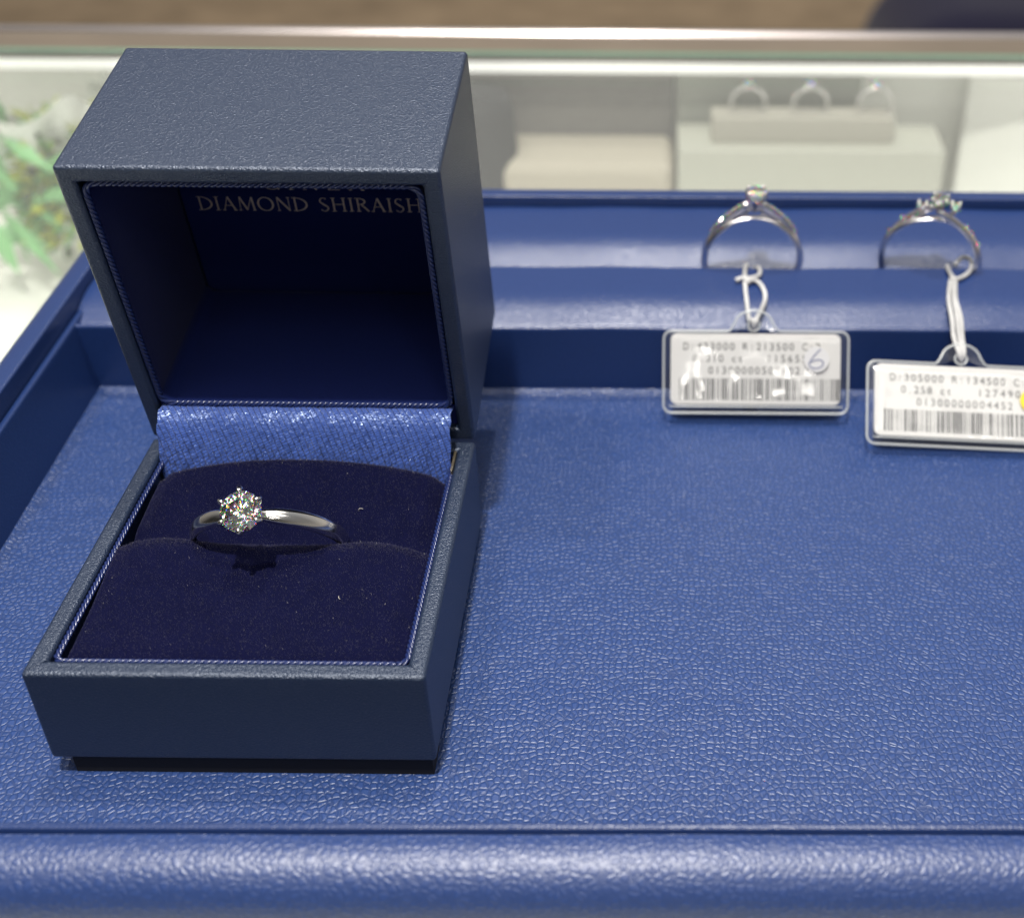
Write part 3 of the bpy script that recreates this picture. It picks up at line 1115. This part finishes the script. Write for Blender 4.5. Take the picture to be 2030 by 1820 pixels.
fp = [(10.43, 0.0), (10.445, 1.58)]+[(10.445+0.065*(1-math.cos(a)), 1.60+0.075*math.sin(a)) for a in [i/6*PI*0.72 for i in range(7)]]
fp = fp[:9]+[(10.597, 1.55)]+[(y, z) for y, z in roll_profile(10.60, 12.86, 1.86, 1.42, 1.3)]+[(12.87, 0.35)]
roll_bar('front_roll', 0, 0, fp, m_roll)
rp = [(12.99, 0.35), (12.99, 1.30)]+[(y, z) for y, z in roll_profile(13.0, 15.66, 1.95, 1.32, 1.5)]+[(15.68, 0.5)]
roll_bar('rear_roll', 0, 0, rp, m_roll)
b = MB(); b.box((XL-0.3, 12.86, 0.2), (XR+0.3, 13.0, 0.36)); b.build('slot_bed', m_plinth, tray)

# ------------------------------------------------------------------ rings standing in the tray slot


def on_ring(R, a, y=0.0):
    return Vector((R*math.sin(a), y, R*math.cos(a)))


def shoulder_pt(s, top=1.44):
    """nearly straight shoulder rising from the band to the head: a pointed arch"""
    a = 1.18
    x0, z0 = 1.14*math.sin(a), 1.14*math.cos(a)
    x1, z1 = 0.12, top
    bulge = 0.12*math.sin(PI*s)
    dx, dz = x1-x0, z1-z0
    ln = math.hypot(dx, dz)
    return x0+dx*s+dz/ln*bulge, z0+dz*s-dx/ln*bulge


t = empty('pave_ring', Matrix.Translation((11.655, 12.93, 2.0)))
tag(t, 'diamond ring with stone-set shoulders standing in the tray above the tag marked 6', 'ring')
band_mesh('band', 1.08, lambda a: 0.17-0.09*math.exp(-(a/0.55)**2), lambda a: 0.105-0.070*math.exp(-(a/0.55)**2), m_gold, t, 120, 14)
b = MB()
for sgn in (-1, 1):
    pts = []
    for i in range(13):
        s = i/12
        x_, z_ = shoulder_pt(s)
        pts.append((sgn*x_, 0, z_))
    b.tube(pts, lambda i: 0.045+0.045*math.sin(i/12*PI*0.6), 10)
    pts2 = [(sgn*0.50, 0, 1.03), (sgn*0.32, 0, 1.10), (sgn*0.17, 0, 1.20), (sgn*0.12, 0, 1.32)]
    b.tube(pts2, 0.05, 8)
b.build('shoulders', m_gold, t, True)
for sgn in (-1, 1):
    for i in range(9):
        s = 0.22+i/9*0.70
        x_, z_ = shoulder_pt(s)
        p = Vector((sgn*(x_+0.055), -0.05, z_+0.065))
        a = 0.8
        stone('pave_diamond', t, p, (sgn*math.sin(a), -0.25, math.cos(a)), 0.062, i)
stone('centre_diamond', t, (0.02, 0, 1.66), (0, -0.35, 1), 0.26, 0.3)
for sx in (-1, 1):
    for sy in (-1, 1):
        b = MB()
        b.tube([(0.03*sx, 0.03*sy, 1.25), (0.10*sx, 0.10*sy, 1.42), (0.165*sx+.02, 0.165*sy, 1.62), (0.17*sx+.02, 0.17*sy, 1.72)], 0.034, 8)
        b.ball((0.165*sx+.02, 0.165*sy, 1.745), 0.052, 8, 6)
        b.build('prong', m_gold, t, True)

t = empty('three_stone_ring', Matrix.Translation((15.775, 12.93, 1.98)) @ Matrix.Rotation(-0.32, 4, 'Z'))
tag(t, 'three-stone diamond ring with crossing shoulders standing at the far right of the tray slot', 'ring')
band_mesh('band', 1.10, lambda a: 0.14-0.04*math.exp(-(a/0.5)**2), lambda a: 0.10-0.055*math.exp(-(a/0.6)**2), m_gold, t, 120, 14,
          off=lambda a: 0.10*math.tanh(a*2.2)*math.exp(-(a/1.2)**2))
b = MB()
for sgn in (-1, 1):
    pts = []
    for i in range(13):
        s = i/12
        x_, z_ = shoulder_pt(s, 1.36)
        pts.append((sgn*(x_-0.10*s), -sgn*0.12*s, z_))
    b.tube(pts, lambda i: 0.045+0.04*math.sin(i/12*PI*0.7), 10)
b.build('shoulders', m_gold, t, True)
for nm, p, ax, r in (('centre_diamond', (0.05, -0.02, 1.58), (0.03, -0.2, 1), 0.235), ('side_diamond', (-0.33, -0.06, 1.40), (-0.3, -0.25, 1), 0.135), ('side_diamond', (0.40, 0.05, 1.44), (0.35, -0.15, 1), 0.135)):
    stone(nm, t, p, ax, r, 0.4)
    b = MB()
    for k in range(4):
        a = PI/4+k*PI/2
        c, s = math.cos(a)*r*.86, math.sin(a)*r*.86
        top = Vector(p)+Vector((c, s, 0.06))
        b.tube([Vector((p[0]*.8, p[1]*.8, p[2]-0.24)), Vector(p)+Vector((c*.8, s*.8, -0.04)), top], 0.028, 8)
        b.ball(top, 0.042, 8, 6)
    b.build('claw_setting', m_gold, t, True)
for a, R in ((-0.62, 1.29), (-0.50, 1.18), (-0.36, 1.22), (0.60, 1.28), (0.75, 1.25), (1.0, 1.23), (-0.98, 1.22)):
    stone('pave_diamond', t, on_ring(R, a, -0.06), (math.sin(a), -0.5, math.cos(a)), 0.055, a)

# three small rings far under the glass
proto = None
for (x, lab) in ((12.9, 'small blurred solitaire ring, leftmost of three on the cream bar'),
                 (15.2, 'small blurred ring in the middle of three on the cream bar'),
                 (17.6, 'small blurred ring, rightmost of three on the cream bar')):
    M_ = Matrix.Translation((x, 31.75, -2.40+0.35))
    if proto is None:
        r_ = empty('showcase_ring', M_)
        band_mesh('band', 0.62, lambda a: 0.12, lambda a: 0.07, m_gold, r_, 48, 8)
        stone('diamond', r_, (0, 0, 0.80), (0, -0.3, 1), 0.2)
        proto = r_
    else:
        r_ = proto.copy(); COL.objects.link(r_); r_.matrix_world = M_
        for ch in proto.children:
            c_ = ch.copy(); COL.objects.link(c_); c_.parent = r_
    tag(r_, lab, 'ring', 'rings on the cream bar in the showcase')

# ------------------------------------------------------------------ price tags
GL = {}


def glyph(ch):
    if ch not in GL:
        cu = bpy.data.curves.new('glyph', 'FONT')
        cu.body = ch; cu.size = 1.0; cu.resolution_u = 3
        o = bpy.data.objects.new('glyph', cu)
        COL.objects.link(o)
        dg = bpy.context.evaluated_depsgraph_get()
        dg.update()
        me = o.evaluated_get(dg).to_mesh()
        V = [v_.co.copy() for v_ in me.vertices]; F = [tuple(p_.vertices) for p_ in me.polygons]
        o.evaluated_get(dg).to_mesh_clear()
        bpy.data.objects.remove(o); bpy.data.curves.remove(cu)
        if V:
            x0 = min(q.x for q in V); x1 = max(q.x for q in V)
            V = [Vector((q.x-(x0+x1)/2, q.y, 0)) for q in V]
            GL[ch] = (V, F, x1-x0)
        else:
            GL[ch] = ([], [], 0)
    return GL[ch]


def print_line(mb, text, x0, x1, y, cap, z):
    n = len(text)
    pitch_ = (x1-x0)/max(1, n-1)
    for i, ch in enumerate(text):
        V, F, wd = glyph(ch)
        if not V: continue
        s = cap/0.72
        sx = min(s, pitch_*0.80/max(wd, 0.01)) if wd > .2 else s
        mb.add([Vector((x0+pitch_*i+q.x*sx, y+q.y*s, z)) for q in V], F)


def outline_tab(w, h, xc, hw, th, r=0.17):
    """sleeve outline with a rounded hanging tab on top, anticlockwise"""
    P = []
    for cx, cy, a0 in ((w-r, r, -PI/2), (w-r, h-r, 0)):
        for i in range(6):
            a = a0+PI/2*i/5
            P.append((cx+r*math.cos(a), cy+r*math.sin(a)))
    P.append((xc+hw*1.25, h))
    for i in range(13):
        a = i/12*PI
        P.append((xc+hw*math.cos(a)*(0.93 if 0 < i < 12 else 1.08), h+0.03+th*math.sin(a)**0.8))
    P.append((xc-hw*1.25, h))
    for cx, cy, a0 in ((r, h-r, PI/2), (r, r, PI)):
        for i in range(6):
            a = a0+PI/2*i/5
            P.append((cx+r*math.cos(a), cy+r*math.sin(a)))
    return P


def make_tag(name, M_, label, lines, seed, w=3.97, h=1.76, xc=1.93):
    t = empty(name, M_)
    tag(t, label, 'price tag', 'price tags on the tray rings')
    # card
    cw0, cw1, ch0, ch1 = 0.15, w-0.17, 0.19, h-0.05
    P = rrect(cw0, ch0, cw1, ch1, 0.14)
    V = [(x, y, 0.035) for x, y in P]+[(x, y, 0.0) for x, y in P]
    n = len(P)
    F = [tuple(range(n)), tuple(reversed(range(n, 2*n)))]+[((k+1) % n, k, n+k, n+(k+1) % n) for k in range(n)]
    card = mesh('card', V, F, m_card, t)
    for text, x0, x1, y in lines:
        b = MB()
        print_line(b, text, x0*w, x1*w, y*h, 0.165, 0.039)
        b.build('printed_text', m_ink, card)
    b = MB()
    rg = random.Random(seed)
    x = 0.085*w
    while x < 0.955*w:
        bw = rg.choice([0.016, 0.016, 0.032, 0.045])
        b.add([(x, 0.16*h, 0.039), (x+bw, 0.16*h, 0.039), (x+bw, 0.425*h, 0.039), (x, 0.425*h, 0.039)], [(0, 1, 2, 3)])
        x += bw+rg.choice([0.018, 0.018, 0.034, 0.05])
    b.build('barcode', m_ink, card)
    # clear sleeve: bulged front sheet, rounded welded border, hanging tab with an eyelet
    V = []; F = []
    nx, ny = 36, 20
    for j in range(ny+1):
        for i in range(nx+1):
            u = i/nx; s = j/ny
            x = 0.05+(w-0.1)*u; y = 0.06+(h-0.10)*s
            e = min(min(u, 1-u)*w/0.22, min(s, 1-s)*h/0.26)
            z = 0.02+0.055*math.sin(min(1, e)*PI/2)+0.014*math.sin(u*5+seed)*math.sin(s*4)
            V.append((x, y, z))
    for j in range(ny):
        for i in range(nx):
            a = j*(nx+1)+i
            F.append((a, a+1, a+nx+2, a+nx+1))
    sl = mesh('sleeve', V, F, m_sleeve, t, True)
    ol = outline_tab(w, h, xc, 0.46, 0.42)
    b = MB()
    b.tube([(x, y, 0.02) for x, y in ol], 0.030, 8, True)
    b.tube([(0.12+xx*(w-0.24), 0.145, 0.05) for xx in [i/20 for i in range(21)]], 0.022, 6)
    b.tube([(xc+0.125*math.cos(2*PI*i/20), h+0.13+0.125*math.sin(2*PI*i/20), 0.02) for i in range(20)], 0.030, 8, True)
    b.build('welded_border', m_weld, sl, True)
    V = []; F = []
    nn = 28
    for i in range(nn+1):
        a = -0.12+i/nn*(PI+0.24)
        V.append((xc+0.45*math.cos(a), h+0.02+0.42*math.sin(a), 0.02)); V.append((xc+0.11*math.cos(a), h+0.13+0.11*math.sin(a), 0.02))
    for i in range(nn):
        F.append((2*i, 2*i+2, 2*i+3, 2*i+1))
    mesh('hanging_tab', V, F, m_sleeve, sl, True)
    return t, sl


def frame(o, ux, uy):
    ux = Vector(ux).normalized(); uy = Vector(uy); uy = (uy-ux*uy.dot(ux)).normalized()
    m_ = Matrix((ux, uy, ux.cross(uy))).transposed().to_4x4()
    m_.translation = Vector(o)
    return m_


T1 = frame((9.60, 9.24, 0.30), (1, -0.011, 0.004), (-0.01, 0.96, 1.48))
T2 = frame((13.849, 8.188, 0.30), (1, -0.033, -0.030), (0.024, 1.312, 1.178))
tag1, sl1 = make_tag('price_tag', T1, 'clear sleeved white price tag with a handwritten 6, left of the two tags',
                     [('D:423000 R:213500 C:2', .12, .835, .77), ('0.310 ct', .17, .415, .625), ('1156556', .57, .80, .625), ('01300000500602', .255, .725, .48)], 4)
tag2, sl2 = make_tag('price_tag', T2, 'clear sleeved white price tag beginning D:305000, cut off by the right frame edge',
                     [('D:305000 R:134500 C:2', .13, .84, .77), ('0.258 ct', .185, .42, .625), ('1274908', .58, .815, .625), ('01300000004452', .265, .735, .48)], 9, 4.1, 1.78, 1.98)
# round stickers
w1 = 3.97; h1 = 1.76


def disc(name, c, r, z, mat, parent, n=32):
    V = [(c[0]+r*math.cos(2*PI*i/n), c[1]+r*math.sin(2*PI*i/n), z) for i in range(n)]
    V2 = [(x, y, z-0.008) for x, y, _ in V]
    F = [tuple(range(n)), tuple(reversed(range(n, 2*n)))]+[((k+1) % n, k, n+k, n+(k+1) % n) for k in range(n)]
    return mesh(name, V+V2, F, mat, parent)


m_stick = plain('white_sticker_paper', (0.58, 0.58, 0.59), 0.4)
s1 = disc('sticker', (0.825*w1, 0.665*h1), 0.275, 0.093, m_stick, sl1)
six = [(0.09, 0.24), (0.02, 0.17), (-0.07, 0.07), (-0.13, -0.02), (-0.155, -0.09), (-0.12, -0.15), (-0.03, -0.175), (0.08, -0.155), (0.145, -0.09), (0.13, -0.02), (0.05, 0.01), (-0.05, -0.005), (-0.12, -0.05)]
fine = []
for i in range(len(six)-1):
    p0 = Vector((*six[max(i-1, 0)], 0)); p1 = Vector((*six[i], 0)); p2 = Vector((*six[i+1], 0)); p3 = Vector((*six[min(i+2, len(six)-1)], 0))
    for k in range(5):
        s = k/5
        fine.append(0.5*((2*p1)+(-p0+p2)*s+(2*p0-5*p1+4*p2-p3)*s*s+(-p0+3*p1-3*p2+p3)*s**3))
b = MB()
b.tube([q+Vector((0.825*w1, 0.655*h1, 0.094)) for q in fine], 0.013, 6)
b.build('handwritten_number', m_pen, sl1)
disc('sticker', (3.46, 0.60*h1), 0.25, 0.093, m_yellow, sl2)


def spline(P, n=7):
    P = [Vector(p) for p in P]
    out = []
    for i in range(len(P)-1):
        p0 = P[max(i-1, 0)]; p1 = P[i]; p2 = P[i+1]; p3 = P[min(i+2, len(P)-1)]
        for k in range(n):
            s = k/n
            out.append(0.5*((2*p1)+(-p0+p2)*s+(2*p0-5*p1+4*p2-p3)*s*s+(-p0+3*p1-3*p2+p3)*s**3))
    out.append(P[-1])
    return out


def string(parent, strands, knots, r=0.052):
    inv = parent.matrix_world.inverted()
    b = MB()
    for P in strands:
        b.tube([inv @ q for q in spline(P)], r, 8)
    for k, rr in knots:
        b.ball(inv @ Vector(k), rr, 10, 8)
    b.build('string', m_string, parent, True)


bpy.context.view_layer.update()
e1 = T1 @ Vector((1.93, h1+0.13, 0.04))
string(tag1, [
    [e1+Vector((0, -.02, -.05)), e1+Vector((-0.03, .02, .12)), (11.46, 10.55, 1.83), (11.44, 11.26, 1.91), (11.44, 11.85, 1.92), (11.47, 12.48, 1.92), (11.52, 12.80, 1.92), (11.56, 12.92, 1.72)],
    [e1+Vector((0, -.02, -.05)), e1+Vector((0.05, .03, .12)), (11.60, 10.55, 1.83), (11.82, 11.15, 1.90), (11.86, 11.60, 1.92), (11.74, 12.02, 1.93), (11.50, 12.00, 2.0)],
    [(11.48, 12.05, 2.0), (11.66, 12.18, 1.95), (11.80, 12.36, 1.93), (11.80, 12.66, 1.93), (11.70, 12.90, 1.76)],
    [(11.55, 12.0, 1.98), (11.38, 12.10, 1.98), (11.24, 12.06, 1.94)],
], [((11.50, 12.02, 1.95), 0.10)])
e2 = T2 @ Vector((1.98, 1.78+0.13, 0.04))
string(tag2, [
    [e2+Vector((0, -.02, -.05)), e2+Vector((-0.06, .05, .12)), (15.84, 10.10, 1.72), (15.87, 10.55, 1.87), (15.93, 11.30, 1.93), (16.10, 12.05, 1.95)],
    [e2+Vector((0, -.02, -.05)), e2+Vector((0.05, .05, .12)), (16.02, 10.10, 1.74), (16.07, 10.60, 1.88), (16.09, 11.30, 1.93), (16.22, 12.05, 1.95)],
    [e2+Vector((0.02, 0, 0)), e2+Vector((0.0, .05, .14)), (15.94, 10.12, 1.80), (15.97, 10.60, 1.95), (16.02, 11.20, 1.99), (16.17, 12.0, 1.98)],
    [(16.20, 12.1, 1.96), (16.45, 12.28, 1.95), (16.66, 12.55, 1.97), (16.72, 12.85, 2.05), (16.55, 12.98, 2.05), (16.35, 12.80, 1.95)],
    [(16.20, 12.1, 1.96), (16.16, 12.45, 1.96), (16.17, 12.78, 1.94)],
], [((16.18, 12.12, 1.95), 0.105)])

# ------------------------------------------------------------------ lint caught on the velvet
for k, (x, y, a, nm) in enumerate(((4.25, 3.95, 0.4, 'pale lint speck on the rear velvet cushion right of the ring'),
                                   (4.35, 1.75, 2.2, 'pale curled lint fibre on the front velvet cushion below the ring'))):
    hz_ = rear_h(x, y) if y > 3.16 else front_h(x, y)
    q = Mb @ Vector((x, y, hz_+0.03))
    b = MB()
    b.tube([(-0.035, 0, 0), (-0.01, 0.012, 0.012), (0.02, 0.004, 0.01), (0.045, -0.012, 0.0)], 0.005, 6)
    o = b.build('lint_fibre', m_lint, None, True)
    o.location = q
    o.rotation_euler = (0, 0, a)
    tag(o, nm, 'lint', 'lint on the velvet')
